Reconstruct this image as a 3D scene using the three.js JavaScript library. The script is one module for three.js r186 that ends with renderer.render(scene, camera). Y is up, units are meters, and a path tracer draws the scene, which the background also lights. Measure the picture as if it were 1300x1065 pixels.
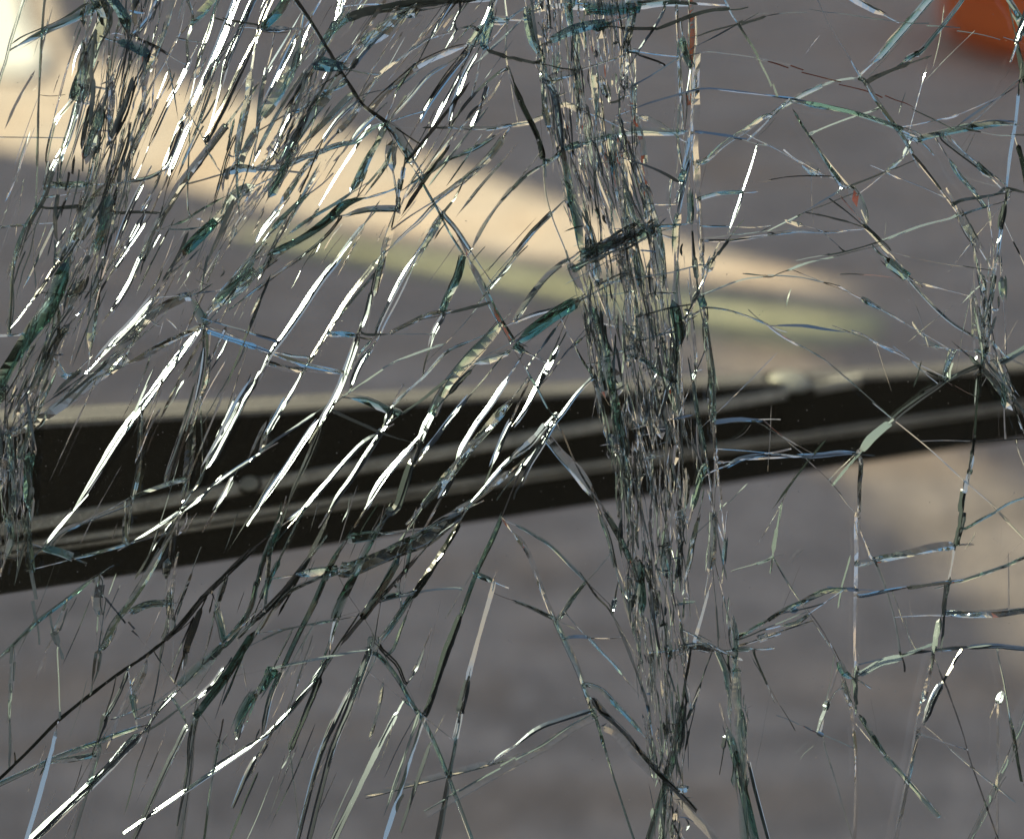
import * as THREE from 'three';
import { mergeGeometries, toCreasedNormals } from 'three/addons/utils/BufferGeometryUtils.js';

// ---------------------------------------------------------------- camera, sky, sun, exposure
const scene = new THREE.Scene();
const PITCH = 30 * Math.PI / 180, FPX = 1786, CX = 650, CY = 532.5, EYE = new THREE.Vector3(0, 1.3, 0);
const camera = new THREE.PerspectiveCamera(2 * Math.atan(532.5 / FPX) * 180 / Math.PI, 1300 / 1065, 0.02, 400);
camera.position.copy(EYE); camera.rotation.x = -PITCH;
camera.focus = 0.405; camera.userData.fStop = 5;
const RIGHT = new THREE.Vector3(1, 0, 0), UP = new THREE.Vector3(0, Math.cos(PITCH), -Math.sin(PITCH)), BACK = new THREE.Vector3(0, Math.sin(PITCH), Math.cos(PITCH));

const hash = (x, y) => { let n = Math.imul(x, 374761393) + Math.imul(y, 668265263) | 0; n = Math.imul(n ^ (n >>> 13), 1274126177); return ((n ^ (n >>> 16)) >>> 0) / 4294967296; };
function noise(x, y, wrap) {
  const xi = Math.floor(x), yi = Math.floor(y), fx = x - xi, fy = y - yi, sx = fx * fx * (3 - 2 * fx), sy = fy * fy * (3 - 2 * fy), m = (a) => ((a % wrap) + wrap) % wrap;
  const a = hash(m(xi), m(yi)), b = hash(m(xi + 1), m(yi)), c = hash(m(xi), m(yi + 1)), d = hash(m(xi + 1), m(yi + 1));
  return a + (b - a) * sx + (c - a) * sy + (a - b - c + d) * sx * sy;
}
const cloud = (u, v) => { const a = u * 64, b = v * 40, n = 0.5 * noise(a * 0.25, b * 0.5, 16) + 0.3 * noise(a * 0.5, b, 32) + 0.2 * noise(a, b * 2, 64); return 0.9 * Math.min(1, Math.max(0, (n - 0.47) * 5)); };
const SUN = new THREE.Vector3(-0.83, 0.374, -0.41).normalize();
{
  const w = 512, h = 256, d = new Float32Array(w * h * 4);
  const mix = (a, b, t) => a + (b - a) * t;
  for (let j = 0; j < h; j++) {
    const y = Math.sin((j / (h - 1) - 0.5) * Math.PI);
    const t = Math.pow(Math.max(0, y), 0.28), g = y < 0 ? 1 : 0;
    for (let i = 0; i < w; i++) {
      const k = (j * w + i) * 4;
      const c = g ? 0 : cloud(i / w, j / h);
      d[k] = g ? 0.06 : mix(mix(0.3, 0.046, t), 0.275, c); d[k + 1] = g ? 0.055 : mix(mix(0.245, 0.108, t), 0.205, c); d[k + 2] = g ? 0.05 : mix(mix(0.2, 0.195, t), 0.15, c); d[k + 3] = 1;
    }
  }
  const sky = new THREE.DataTexture(d, w, h, THREE.RGBAFormat, THREE.FloatType);
  sky.mapping = THREE.EquirectangularReflectionMapping; sky.magFilter = THREE.LinearFilter; sky.needsUpdate = true;
  scene.background = sky; scene.environment = sky;
}
scene.backgroundIntensity = 1; scene.environmentIntensity = 1;
const sun = new THREE.DirectionalLight(new THREE.Color().setRGB(1, 0.92, 0.64), 5);
sun.position.copy(SUN).multiplyScalar(12); sun.castShadow = true; sun.shadow.radius = 1.2;
Object.assign(sun.shadow.camera, { left: -7, right: 7, top: 7, bottom: -7, near: 0.1, far: 40 }); sun.shadow.mapSize.set(2048, 2048);
scene.add(sun, sun.target);
const renderer = new THREE.WebGLRenderer({ antialias: true });
renderer.toneMapping = THREE.LinearToneMapping; renderer.toneMappingExposure = 2.9;
renderer.shadowMap.enabled = true; renderer.setSize(1024, 838);

// ---------------------------------------------------------------- helpers
let seed = 7;
const rnd = () => { seed = (seed * 1664525 + 1013904223) >>> 0; return seed / 4294967296; };
const gauss = () => (rnd() + rnd() + rnd() + rnd() - 2) * 1.73;
const V = (x, y, z) => new THREE.Vector3(x, y, z);
// a pixel of the photograph and a depth along the view axis, as a point of the place
const at = (px, py, depth) => EYE.clone().addScaledVector(RIGHT, (px - CX) / FPX * depth).addScaledVector(UP, (CY - py) / FPX * depth).addScaledVector(BACK, -depth);
// the point of the ground seen at a pixel
const onGround = (px, py, y = 0) => { const d = at(px, py, 1).sub(EYE); return EYE.clone().addScaledVector(d, (y - EYE.y) / d.y); };
function texture(n, f, srgb) {
  const d = new Uint8Array(n * n * 4);
  for (let y = 0; y < n; y++) for (let x = 0; x < n; x++) { const c = f(x / n, y / n), k = (y * n + x) * 4; for (let i = 0; i < 3; i++) d[k + i] = Math.max(0, Math.min(255, 255 * (c.length ? c[i] : c))); d[k + 3] = 255; }
  const t = new THREE.DataTexture(d, n, n); t.wrapS = t.wrapT = THREE.RepeatWrapping; t.magFilter = THREE.LinearFilter; t.minFilter = THREE.LinearMipmapLinearFilter; t.generateMipmaps = true;
  if (srgb) t.colorSpace = THREE.SRGBColorSpace; t.needsUpdate = true; return t;
}
const taken = {};
function numbered(n) { const k = taken[n] = (taken[n] ?? -1) + 1; return k ? `${n}_${String(k).padStart(3, '0')}` : n; }
function obj(name, geometry, material, parent = scene) {
  const m = new THREE.Mesh(geometry, material); m.name = parent === scene ? numbered(name) : name; m.castShadow = m.receiveShadow = true; parent.add(m); return m;
}
function tag(o, label, category, group) { o.userData.label = label; o.userData.category = category; if (group) o.userData.group = group; return o; }
function struct(o, label, category) { o.userData.kind = 'structure'; if (label) tag(o, label, category); return o; }
function flat(pos, uv) { const g = new THREE.BufferGeometry(); g.setAttribute('position', new THREE.Float32BufferAttribute(pos, 3)); g.setAttribute('uv', new THREE.Float32BufferAttribute(uv ?? new Array(pos.length / 3 * 2).fill(0), 2)); g.computeVertexNormals(); return g; }
const rgb = (r, g, b) => new THREE.Color().setRGB(r, g, b);

// ---------------------------------------------------------------- the ground beyond the glass
const asphalt = texture(512, (u, v) => {
  const s = 0.55 * noise(u * 256, v * 256, 256) + 0.45 * noise(u * 64, v * 64, 64), b = noise(u * 6, v * 24, 24) * 0.5 + noise(u * 12, v * 60, 60) * 0.5;
  const k = 0.72 + 0.3 * s + 0.26 * (b - 0.5); const st = Math.max(0, noise(u * 5 + 3, v * 14, 70) - 0.5) * 0.6; return [(0.8 + 0.04 * st) * k, (0.725 - 0.06 * st) * k, (0.66 - 0.16 * st) * k];
}, true);
const groundBump = texture(512, (u, v) => 0.5 * noise(u * 300, v * 300, 300) + 0.5 * noise(u * 90, v * 90, 90));
const groundGeo = new THREE.PlaneGeometry(120, 120); groundGeo.rotateX(-Math.PI / 2);
{ const p = groundGeo.attributes.position, u = groundGeo.attributes.uv; for (let i = 0; i < p.count; i++) u.setXY(i, p.getX(i) / 1.4, p.getZ(i) / 1.4); }
struct(obj('pavement', groundGeo, new THREE.MeshStandardMaterial({ map: asphalt, bumpMap: groundBump, bumpScale: 0.004, roughness: 0.95 })), 'dull grey pavement with soft patches of low sunlight', 'pavement');
// pale green painted line
{
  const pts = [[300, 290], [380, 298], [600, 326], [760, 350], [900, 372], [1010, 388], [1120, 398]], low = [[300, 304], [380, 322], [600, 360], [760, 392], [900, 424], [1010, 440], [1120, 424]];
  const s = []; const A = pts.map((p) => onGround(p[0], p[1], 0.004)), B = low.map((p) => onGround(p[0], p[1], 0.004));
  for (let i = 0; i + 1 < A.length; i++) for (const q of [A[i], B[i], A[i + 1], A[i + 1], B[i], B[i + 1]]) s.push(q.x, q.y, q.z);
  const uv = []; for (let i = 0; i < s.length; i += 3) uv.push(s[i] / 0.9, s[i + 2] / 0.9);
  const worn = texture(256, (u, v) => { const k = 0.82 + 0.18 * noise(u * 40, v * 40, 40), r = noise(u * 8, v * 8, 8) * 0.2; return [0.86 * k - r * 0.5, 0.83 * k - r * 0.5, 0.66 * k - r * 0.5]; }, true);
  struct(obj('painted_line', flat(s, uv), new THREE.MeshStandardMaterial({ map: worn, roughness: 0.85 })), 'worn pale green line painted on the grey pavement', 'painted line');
}
// added board fence out of view; its openings are shaped to form the sunlit patches
const FX = -4;
const onFence = (g) => { const t = (FX - g.x) / SUN.x; return [g.z + SUN.z * t, g.y + SUN.y * t]; };
{
  const poly = (list) => list.map(([x, y]) => { const p = onFence(onGround(x, y)); return new THREE.Vector2(p[0], p[1]); });
  const H = 2.62;
  const sh = new THREE.Shape([[-14, 0], [4, 0], [4, H], [-4.3, H], [-4.3, 3.5], [-14, 3.5]].map(([x, y]) => new THREE.Vector2(x, y)));
  const band = poly([[-260, -60], [60, -40], [95, 70], [330, 132], [620, 222], [880, 310], [1080, 362], [1090, 374], [900, 352], [700, 330], [400, 280], [180, 222], [0, 186], [-260, 130]]);
  const low = poly([[860, 436], [1010, 430], [1120, 500], [1230, 570], [1360, 640], [1480, 760], [1400, 930], [1270, 790], [1110, 640], [1020, 560]]);
  const slit = poly([[250, 276], [600, 337], [900, 393], [1090, 408], [1090, 416], [900, 406], [600, 348], [250, 284]]);
  sh.holes.push(new THREE.Path(band), new THREE.Path(low), new THREE.Path(slit));
  const fence = new THREE.Group(); fence.name = 'added_shade_fence'; scene.add(fence); tag(fence, 'added unseen board fence with openings shaped to form the sunlit patches', 'fence');
  const wood = new THREE.MeshStandardMaterial({ color: rgb(0.16, 0.13, 0.1), roughness: 0.9 });
  const g = new THREE.ExtrudeGeometry(sh, { depth: 0.03, bevelEnabled: false });
  g.rotateY(-Math.PI / 2); g.translate(FX, 0, 0); obj('panel', g, wood, fence);
  // slats added over the lower opening to dim its sunlit patch
  const z = low.map((p) => p.x), y = low.map((p) => p.y), z0 = Math.min(...z) - 0.05, z1 = Math.max(...z) + 0.05, y0 = Math.min(...y) - 0.02, y1 = Math.max(...y) + 0.02;
  const sg = new THREE.BoxGeometry(0.012, 0.0135, z1 - z0);
  for (let k = 0; y0 + k * 0.027 < y1; k++) { const s = obj('slat', sg, wood, fence); s.position.set(FX - 0.045, y0 + k * 0.027, (z0 + z1) / 2); }
}
// added dark wall behind the camera, sized so the glass does not mirror sky
{
  const g = new THREE.BoxGeometry(5, 8, 0.3); g.translate(0, 4, 4.2);
  tag(obj('added_dark_wall', g, new THREE.MeshStandardMaterial({ color: rgb(0.018, 0.017, 0.016), roughness: 0.9 })), 'added unseen dark wall that keeps the sky out of the glass', 'wall');
}
// orange rounded tub standing at the far edge of the view
{
  const p = onGround(1334, 92), r = 0.36, prof = [];
  for (let i = 0; i <= 10; i++) { const a = i / 10 * Math.PI / 2; prof.push(new THREE.Vector2(r - 0.14 + 0.14 * Math.sin(a), 0.14 - 0.14 * Math.cos(a))); }
  prof.push(new THREE.Vector2(r * 1.01, 0.2), new THREE.Vector2(r * 1.03, 0.26), new THREE.Vector2(r * 1.09, 0.27), new THREE.Vector2(r * 1.09, 0.29), new THREE.Vector2(r * 1.02, 0.295), new THREE.Vector2(r * 0.96, 0.2), new THREE.Vector2(r * 0.8, 0.04), new THREE.Vector2(0, 0.03));
  prof.unshift(new THREE.Vector2(0, 0.002));
  const t = new THREE.Group(); t.name = 'orange_tub'; t.position.set(p.x + 0.08, 0.001, p.z - 0.33); scene.add(t);
  tag(t, 'orange rounded plastic tub standing on the grey pavement', 'tub');
  obj('body', new THREE.LatheGeometry(prof, 48), new THREE.MeshStandardMaterial({ color: rgb(0.98, 0.2, 0.03), roughness: 0.6 }), t);
  const ring = new THREE.TorusGeometry(r * 1.04, 0.012, 10, 48); ring.rotateX(Math.PI / 2); ring.translate(0, 0.22, 0);
  obj('rib', ring, new THREE.MeshStandardMaterial({ color: rgb(0.98, 0.2, 0.03), roughness: 0.6 }), t);
}
// flat white slab lying in the sun
{
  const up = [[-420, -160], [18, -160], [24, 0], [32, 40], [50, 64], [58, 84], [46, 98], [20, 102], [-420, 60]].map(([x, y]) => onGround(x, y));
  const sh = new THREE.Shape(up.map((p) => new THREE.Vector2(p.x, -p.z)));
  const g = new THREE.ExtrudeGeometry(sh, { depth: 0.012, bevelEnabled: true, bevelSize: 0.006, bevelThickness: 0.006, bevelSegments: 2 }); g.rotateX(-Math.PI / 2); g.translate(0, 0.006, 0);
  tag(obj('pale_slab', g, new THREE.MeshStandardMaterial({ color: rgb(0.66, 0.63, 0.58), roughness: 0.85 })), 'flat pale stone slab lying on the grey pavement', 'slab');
}

// ---------------------------------------------------------------- the black rail behind the glass
// every edge of the rail is a straight line given by where it is seen at the two ends of the view and how far back it lies
const railDepth = (x) => 1 / (1 / 0.455 + (1 / 0.64 - 1 / 0.455) * x / 1300);   // straight in space
const railEdge = (yl, yr, back, s) => { const a = at(0, yl, railDepth(0) + back), b = at(1300, yr, railDepth(1300) + back); return a.lerp(b, s); };
const S0 = -0.03, S1 = 1.25;
// a loft of straight edges between two ends, closed by caps; each face is flat
function loft(edges, s0 = S0, s1 = S1, n = 24) {
  const pos = [], uv = [], k = edges.length, rows = [];
  for (let i = 0; i <= n; i++) rows.push(edges.map((e) => railEdge(e[0], e[1], e[2], s0 + (s1 - s0) * i / n)));
  const quad = (a, b, c, d, u0, u1, v0, v1) => { for (const [q, u, v] of [[a, u0, v0], [b, u0, v1], [c, u1, v1], [a, u0, v0], [c, u1, v1], [d, u1, v0]]) { pos.push(q.x, q.y, q.z); uv.push(u, v); } };
  let acc = 0;
  for (let j = 0; j < k; j++) {
    const w = rows[0][j].distanceTo(rows[0][(j + 1) % k]);
    for (let i = 0; i < n; i++) quad(rows[i][j], rows[i][(j + 1) % k], rows[i + 1][(j + 1) % k], rows[i + 1][j], i / n * 0.9 * 10, (i + 1) / n * 0.9 * 10, acc * 12, (acc + w) * 12);
    acc += w;
  }
  for (const r of [rows[0], rows[n]]) { const c = r.reduce((a, b) => a.add(b), V(0, 0, 0)).divideScalar(k); for (let j = 0; j < k; j++) { const a = r[j], b = r[(j + 1) % k]; for (const q of [c, a, b]) { pos.push(q.x, q.y, q.z); uv.push(q.x * 12, q.y * 12); } } }
  return flat(pos, uv);
}
{
  const rail = new THREE.Group(); rail.name = 'black_rail'; scene.add(rail);
  tag(rail, 'black metal rail with ridges and domed bolts behind the cracked glass', 'rail');
  const grit = texture(256, (u, v) => 0.5 * noise(u * 128, v * 128, 128) + 0.5 * noise(u * 40, v * 40, 40));
  const dusty = (r, g, b) => texture(256, (u, v) => { const n = noise(u * 128, v * 128, 128), m = noise(u * 10, v * 18, 90), k = 0.8 + 0.25 * m + (n > 0.84 ? (n - 0.84) * (r < 0.1 ? 60 : 6) : 0); return [r * k, g * k, b * k]; }, true);
  const black = new THREE.MeshPhysicalMaterial({ map: dusty(0.022, 0.022, 0.022), roughness: 0.75, specularIntensity: 0.05, bumpMap: grit, bumpScale: 0.0004 });
  const grey = new THREE.MeshStandardMaterial({ map: dusty(0.33, 0.32, 0.31), roughness: 0.55, bumpMap: grit, bumpScale: 0.0005 });  // paler copy of the black: skylight on the top face put into the colour
  const mid = new THREE.MeshStandardMaterial({ map: dusty(0.62, 0.605, 0.565), roughness: 0.45, bumpMap: grit, bumpScale: 0.0005 });  // lit edges of ledge and ridges painted as a paler tone
  obj('web', loft([[538, 466, 0.002], [690, 512, 0.006], [750, 556, 0.004], [742, 552, 0.03], [538, 470, 0.03]]), black, rail);
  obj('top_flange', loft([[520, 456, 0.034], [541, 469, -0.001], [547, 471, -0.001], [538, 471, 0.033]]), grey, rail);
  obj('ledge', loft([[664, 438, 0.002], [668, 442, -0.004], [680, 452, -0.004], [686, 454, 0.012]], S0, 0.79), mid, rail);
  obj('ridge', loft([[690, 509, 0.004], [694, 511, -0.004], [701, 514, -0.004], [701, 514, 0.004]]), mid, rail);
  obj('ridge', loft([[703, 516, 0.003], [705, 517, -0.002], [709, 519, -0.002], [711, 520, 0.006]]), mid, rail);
  obj('lower_flange', loft([[713, 523, 0.002], [750, 553, -0.004], [755, 557, 0.002], [740, 549, 0.03], [720, 530, 0.03]]), black, rail);
  const steel = new THREE.MeshStandardMaterial({ color: rgb(0.32, 0.31, 0.26), metalness: 0.5, roughness: 0.4, bumpMap: grit, bumpScale: 0.0003 });
  // domed bolt heads, standing on the flange and on the ledge
  const bolt = (px, py, depth, wpx, n) => {
    const r = wpx / 2 / FPX * depth, prof = []; for (let i = 0; i <= 10; i++) { const a = i / 10 * Math.PI / 2; prof.push(new THREE.Vector2(r * Math.cos(a), r * 0.3 * Math.sin(a))); }
    prof.unshift(new THREE.Vector2(r * 1.0, -r * 0.25));
    const g = new THREE.LatheGeometry(prof, 32); g.applyQuaternion(new THREE.Quaternion().setFromUnitVectors(V(0, 1, 0), n)); const p = at(px, py, depth); g.translate(p.x, p.y, p.z);
    const b = obj('bolt_head', g, steel, rail);
    const wg = new THREE.CylinderGeometry(r * 1.22, r * 1.3, r * 0.16, 32); wg.translate(0, -r * 0.12, 0); wg.applyQuaternion(new THREE.Quaternion().setFromUnitVectors(V(0, 1, 0), n)); wg.translate(p.x, p.y, p.z);
    obj('washer', wg, black, b);
  };
  const up = V(0.02, 1, 0.3).normalize();
  bolt(1003, 484, railDepth(1003) + 0.004, 54, V(0.05, 1, 0.0).normalize());
  bolt(316, 614, railDepth(316) - 0.004, 24, V(0.05, 0.95, 0.3).normalize());
  const boss = new THREE.CylinderGeometry(0.0085, 0.0095, 0.017, 28); const p = at(1006, 528, railDepth(1006) + 0.006); boss.translate(p.x, p.y, p.z);
  obj('boss', boss, black, rail);
}

// ---------------------------------------------------------------- where the cracks run
// every line: look, width, then points; numbers count 1065 to a square of 325 by 325 pixels of the photograph
// w bright facet, s silvery facet, b facet turned to the sky, g green fracture face, k dark face, c pale hairline, r iridescent hairline
const TRACE = [
[0, 0, `
s 18 95,0 40,180 20,260 0,320
g 40 50,200 170,130 290,75 400,20
k 14 185,0 172,150 165,300 158,450 155,560 152,690
c 12 152,690 145,860
k 5 0,572 200,574
g 70 410,0 440,80 400,170 370,260 340,340 320,420
g 50 470,0 520,80 540,160
g 45 480,170 560,195 620,230
k 6 250,392 310,392
g 8 380,360 440,370
s 20 310,400 230,500 210,560 195,640 190,690
w 30 340,370 310,480 270,600 210,710
s 26 320,430 290,530 250,680 245,760
g 30 210,720 190,780 170,830 110,930 60,1065
b 10 200,740 160,840 100,940 55,1065
g 35 210,770 290,770 385,765
g 14 190,820 250,810
c 14 175,862 240,866 330,858
k 12 0,945 60,938 110,935
c 10 240,810 232,900 232,1000
c 8 130,970 95,1065
s 22 530,190 500,280 470,380 440,470 430,560 410,610
s 16 450,200 450,370 430,480
s 16 520,340 505,420 500,480
s 26 620,230 560,350 530,450 490,540 460,600
g 30 715,0 690,100 640,230 600,300 570,400
w 22 660,0 610,90 550,150
s 14 575,0 540,60 520,90
g 14 770,0 740,140 700,230 640,330 590,440 570,520
k 12 580,165 640,190 700,225
w 18 790,240 750,330 700,420 650,530 615,610
g 22 670,390 620,490 580,570 550,640 520,720
s 14 780,0 800,80 775,170 780,250
s 16 905,0 870,120 830,230 810,310
g 40 880,0 840,50 780,110
k 8 750,160 830,172
c 6 960,85 1065,105
w 30 985,0 940,120 880,270 810,410 760,500
w 30 1050,0 990,140 940,260 910,370
w 32 760,490 730,570 690,670 670,710
w 30 800,490 760,580 720,680 690,745
s 34 1060,170 1000,300 950,400 900,500 860,580
s 22 960,170 900,260 860,390
k 8 790,480 830,550 855,600
k 8 870,640 910,710
k 10 700,270 720,380 740,500
k 8 785,500 785,600 780,720 782,880
k 12 710,720 690,800 670,890
g 34 930,530 870,610 800,700 740,780 700,850 660,910 620,980 590,1065
s 14 850,660 780,750 720,830 690,880
s 14 1000,440 940,520
s 16 980,560 940,660 910,780 880,880
g 38 1045,280 1030,400 1000,550 980,680
g 40 1065,540 1020,620 990,700
g 40 930,720 1000,700 1065,705
g 44 1065,770 980,810 930,880 870,940
g 44 900,920 810,1010 760,1065
k 12 940,815 840,870 760,920 690,945
k 10 690,955 780,955 840,945
g 18 540,755 620,740 670,715
w 22 600,750 560,830 520,920 480,1030
w 22 600,885 560,960 500,1065
c 10 480,885 560,880 660,885
g 50 440,760 400,850 350,940 300,1010 260,1065
g 50 460,800 440,900 420,980 390,1065
s 30 400,640 380,740 340,860 310,950
s 26 530,560 500,660 460,760 440,830
s 16 550,680 530,780 520,880
w 16 1040,20 1000,110 960,190
w 14 890,270 850,350 800,440`],
[325, 0, `
s 20 60,0 20,100 0,170
g 40 130,0 90,60 40,110
g 28 20,120 80,125 155,120
w 26 175,140 130,230 80,340 35,430
g 50 190,100 170,200 130,320 80,400 20,480
w 24 185,210 150,300
k 20 165,0 215,70 260,140 300,210 350,290 400,370 440,430 500,480 545,510
w 30 350,0 345,40 330,80
g 36 340,80 300,150 250,230
g 40 380,75 320,130 270,180
w 24 290,190 260,240 210,310 170,380 150,420
g 60 150,460 200,430 290,370 360,330
g 60 270,270 330,280 390,290
c 20 400,70 500,40 620,20 730,10
g 60 690,40 600,60 520,130 440,180
w 24 600,70 500,160 430,240 400,280
w 18 440,180 380,220 340,250
g 30 720,5 800,0
w 20 815,0 770,70 740,130 725,160
s 14 850,40 825,90
g 16 900,115 820,130 740,155
s 12 700,170 640,210 590,250
g 16 590,250 530,290 470,350 430,400
g 24 880,190 800,215 720,250 650,290 560,370 480,450
s 12 680,290 600,350 500,380
w 16 800,260 720,310 640,400 550,500
w 20 420,420 350,480 290,560 270,590
g 26 450,400 400,480 330,560
w 20 500,470 430,540 390,590
g 22 290,620 350,600 410,590 450,560 490,530 550,510
g 40 540,510 580,540 610,590 640,640
w 20 530,510 510,560
g 30 545,520 510,590 470,660 430,740 400,790
s 16 460,700 440,760
w 16 420,740 390,800
g 60 570,580 560,640 570,720
s 14 570,620 520,700 450,780
b 26 615,690 606,745
k 30 604,745 595,790
b 26 594,788 588,822
s 28 590,820 590,870
g 30 600,860 570,930 545,1000 530,1065
k 14 640,680 680,740 720,810 760,880 800,960 850,1040 870,1065
g 20 780,890 830,950 890,1040
w 30 985,0 960,70 930,130 900,190
g 40 990,20 970,110 950,190
w 22 870,230 820,290 760,370 700,460 675,510
w 20 920,220 870,310 840,390 820,450 805,520
w 18 860,280 820,360 770,450 720,550
s 14 720,550 680,620
g 50 960,90 910,160 880,210
g 40 990,80 1050,80
c 12 960,210 1040,235
k 12 1035,0 1045,100 1040,230 1065,370
s 16 1030,290 950,350 900,400 850,460 810,520
w 22 960,355 940,430
w 20 940,440 900,520
g 14 1020,330 980,400 940,440
c 6 690,530 800,530
g 16 800,530 900,535 1000,530 1065,520
g 30 1035,560 980,640 920,700 860,750
k 18 1000,560 900,620 800,660 720,720 620,780
g 22 860,750 780,810 720,850
s 18 740,850 680,920 620,970 550,1040
k 20 860,760 820,830 780,880
k 30 770,900 730,970 670,1065
g 20 1065,780 1000,860 940,950 890,1050
g 30 0,700 100,690 200,650 290,620
g 28 260,640 200,700 140,790 90,860
w 22 100,870 50,930 0,1010
g 22 240,790 160,860 90,930 30,1010
g 40 470,820 380,850 300,920 200,990 100,1040 40,1065
k 18 420,790 330,850 230,910 130,980
g 30 570,865 460,870 350,900
s 16 340,920 280,990 190,1065
s 20 460,920 400,990 340,1065
s 14 230,440 200,510 150,590 100,680
g 40 320,380 230,480 150,600 90,680
g 30 390,400 280,510 190,600
w 20 150,460 110,540 70,610
s 30 100,600 60,660 10,690
g 20 45,280 20,400 0,600`],
[650, 0, `
g 40 60,30 80,150 130,260
g 26 130,320 180,400 200,560 220,640
k 34 210,640 240,780 270,920 290,1065
g 30 540,20 640,10 740,15
g 24 100,40 200,20 300,30
g 50 150,180 250,130 390,95
g 40 170,330 230,310 290,290
g 24 0,520 80,505 150,470 220,430 290,460
g 36 230,620 300,590 400,560 480,545 560,540 640,545 720,545
g 30 160,670 220,620 280,600
g 30 550,490 610,515 680,560
s 10 0,70 60,30
c 10 0,240 100,262
k 30 0,320 40,430 90,530 120,600 130,660
k 10 130,660 140,800 170,910 230,1065
g 24 165,885 90,960 10,1060
s 10 150,900 80,970 0,1065
k 14 0,790 60,730 130,685
w 14 635,35 590,120 540,190 500,260
g 20 490,210 530,215
k 8 530,230 630,270
w 12 740,205 640,275 560,325 515,350
c 8 440,115 600,120
c 9 600,120 740,70 840,45 905,40
k 10 890,0 920,60 945,100
c 8 1065,65 940,100
w 10 940,100 850,150 770,190
c 8 960,130 1000,190 1025,240
g 14 685,20 690,150 700,330 715,540
g 30 745,0 750,120 745,290
m 10 740,70 740,150
g 40 710,140 720,220 745,280
g 36 740,400 740,480 730,560
b 28 740,555 730,640 715,710
g 30 715,710 700,760
w 20 740,650 710,780 690,890
g 30 690,890 680,970 680,1065
m 26 765,180 765,400 760,560 770,750 780,900 790,1065
c 8 700,240 760,225 820,215 900,225 1065,250
w 12 480,465 570,430 690,395 790,370 900,375 1065,395
s 14 780,550 850,560 920,570
c 8 940,575 1050,600
g 22 1060,480 980,535 880,600 800,670
w 14 480,665 560,690 640,725 690,755
g 34 510,360 510,470 540,580 555,680
g 40 480,800 510,900 560,950 590,960
g 50 310,1050 400,1020 500,985 590,965
g 30 740,780 745,900
g 18 770,830 860,805 960,800
w 16 965,780 940,860 900,970
s 18 900,1000 850,1065
c 10 920,975 1065,960
g 12 800,1000 900,1000 1065,980
g 22 660,750 650,850 660,880
g 10 590,850 700,850
k 8 800,940 910,940
g 12 560,940 640,940 740,930
g 40 410,590 430,740 450,870
g 36 470,600 480,800 490,960
k 10 300,690 320,870
c 8 340,690 350,860
c 8 360,880 370,1000
k 8 410,860 430,970
g 60 330,20 420,30 520,15
g 40 500,60 480,170 460,280
g 30 270,160 270,320 300,460
g 40 330,120 420,90`],
[975, 0, `
c 5 0,55 150,45 300,60 500,90 700,105 1000,165
k 12 205,0 230,50 290,150 350,250 385,310
g 30 370,0 430,35 500,70
g 34 670,0 610,70 540,150 480,220 425,275
k 18 810,0 750,80 690,150 630,220
k 28 610,225 560,260
c 14 600,260 520,290 430,330
c 16 375,325 290,335 220,360
k 24 225,355 150,390 70,435
s 20 60,440 20,480
r 6 0,255 100,280 230,325 400,375 560,430 620,460
w 12 0,398 100,410 220,440 330,460
g 30 110,425 250,450 380,480 500,520 560,545
g 18 400,340 450,420 500,490 560,570 600,640
g 40 560,545 620,570 640,590
g 34 640,575 740,550 850,525 950,510 1050,520
s 10 850,515 950,500 1020,505
c 12 450,455 340,490 200,545
k 14 100,450 140,520 200,610 250,690 300,760
g 14 720,495 770,485 805,470
w 10 800,515 880,460 970,400
k 8 970,400 1050,330
c 10 870,545 960,560 1030,560
g 30 730,570 790,620 870,680
g 24 880,690 940,750
g 22 750,660 800,740 860,800
g 30 860,800 900,850
s 16 590,600 570,640
g 16 570,650 490,715
c 8 490,715 340,775
g 6 490,715 560,745
s 10 600,640 660,710 720,790
g 14 720,790 760,840 800,900
g 36 790,870 830,950 890,1050
c 14 800,835 880,820 960,805
s 12 830,885 940,850
b 22 1045,380 1030,520 1010,640 995,780
g 20 1005,800 990,850
s 24 985,850 970,940
b 26 970,955 957,1065
g 30 1005,0 1040,60 1060,100
w 26 1060,110 1040,170
s 14 1040,180 1060,270
c 8 990,780 1065,800
g 12 0,600 80,640 150,680
g 34 150,680 200,715
g 10 210,720 270,740
k 6 0,750 100,735 260,735
m 26 260,700 310,770 330,780
w 10 300,790 220,840 140,890
c 6 140,890 0,945
g 44 330,770 370,820 400,890
c 6 170,885 270,905 360,930
g 16 0,975 100,960 250,965 350,955
g 20 80,920 150,940
s 14 390,930 440,970 470,1000
g 18 400,930 470,1010 520,1065
c 10 770,905 640,940 490,995
c 8 470,1005 330,1045 220,1065
k 8 250,985 310,1040
k 16 1040,600 1065,680
k 10 1020,1000 1050,1065
g 14 920,860 930,960`],
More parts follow.
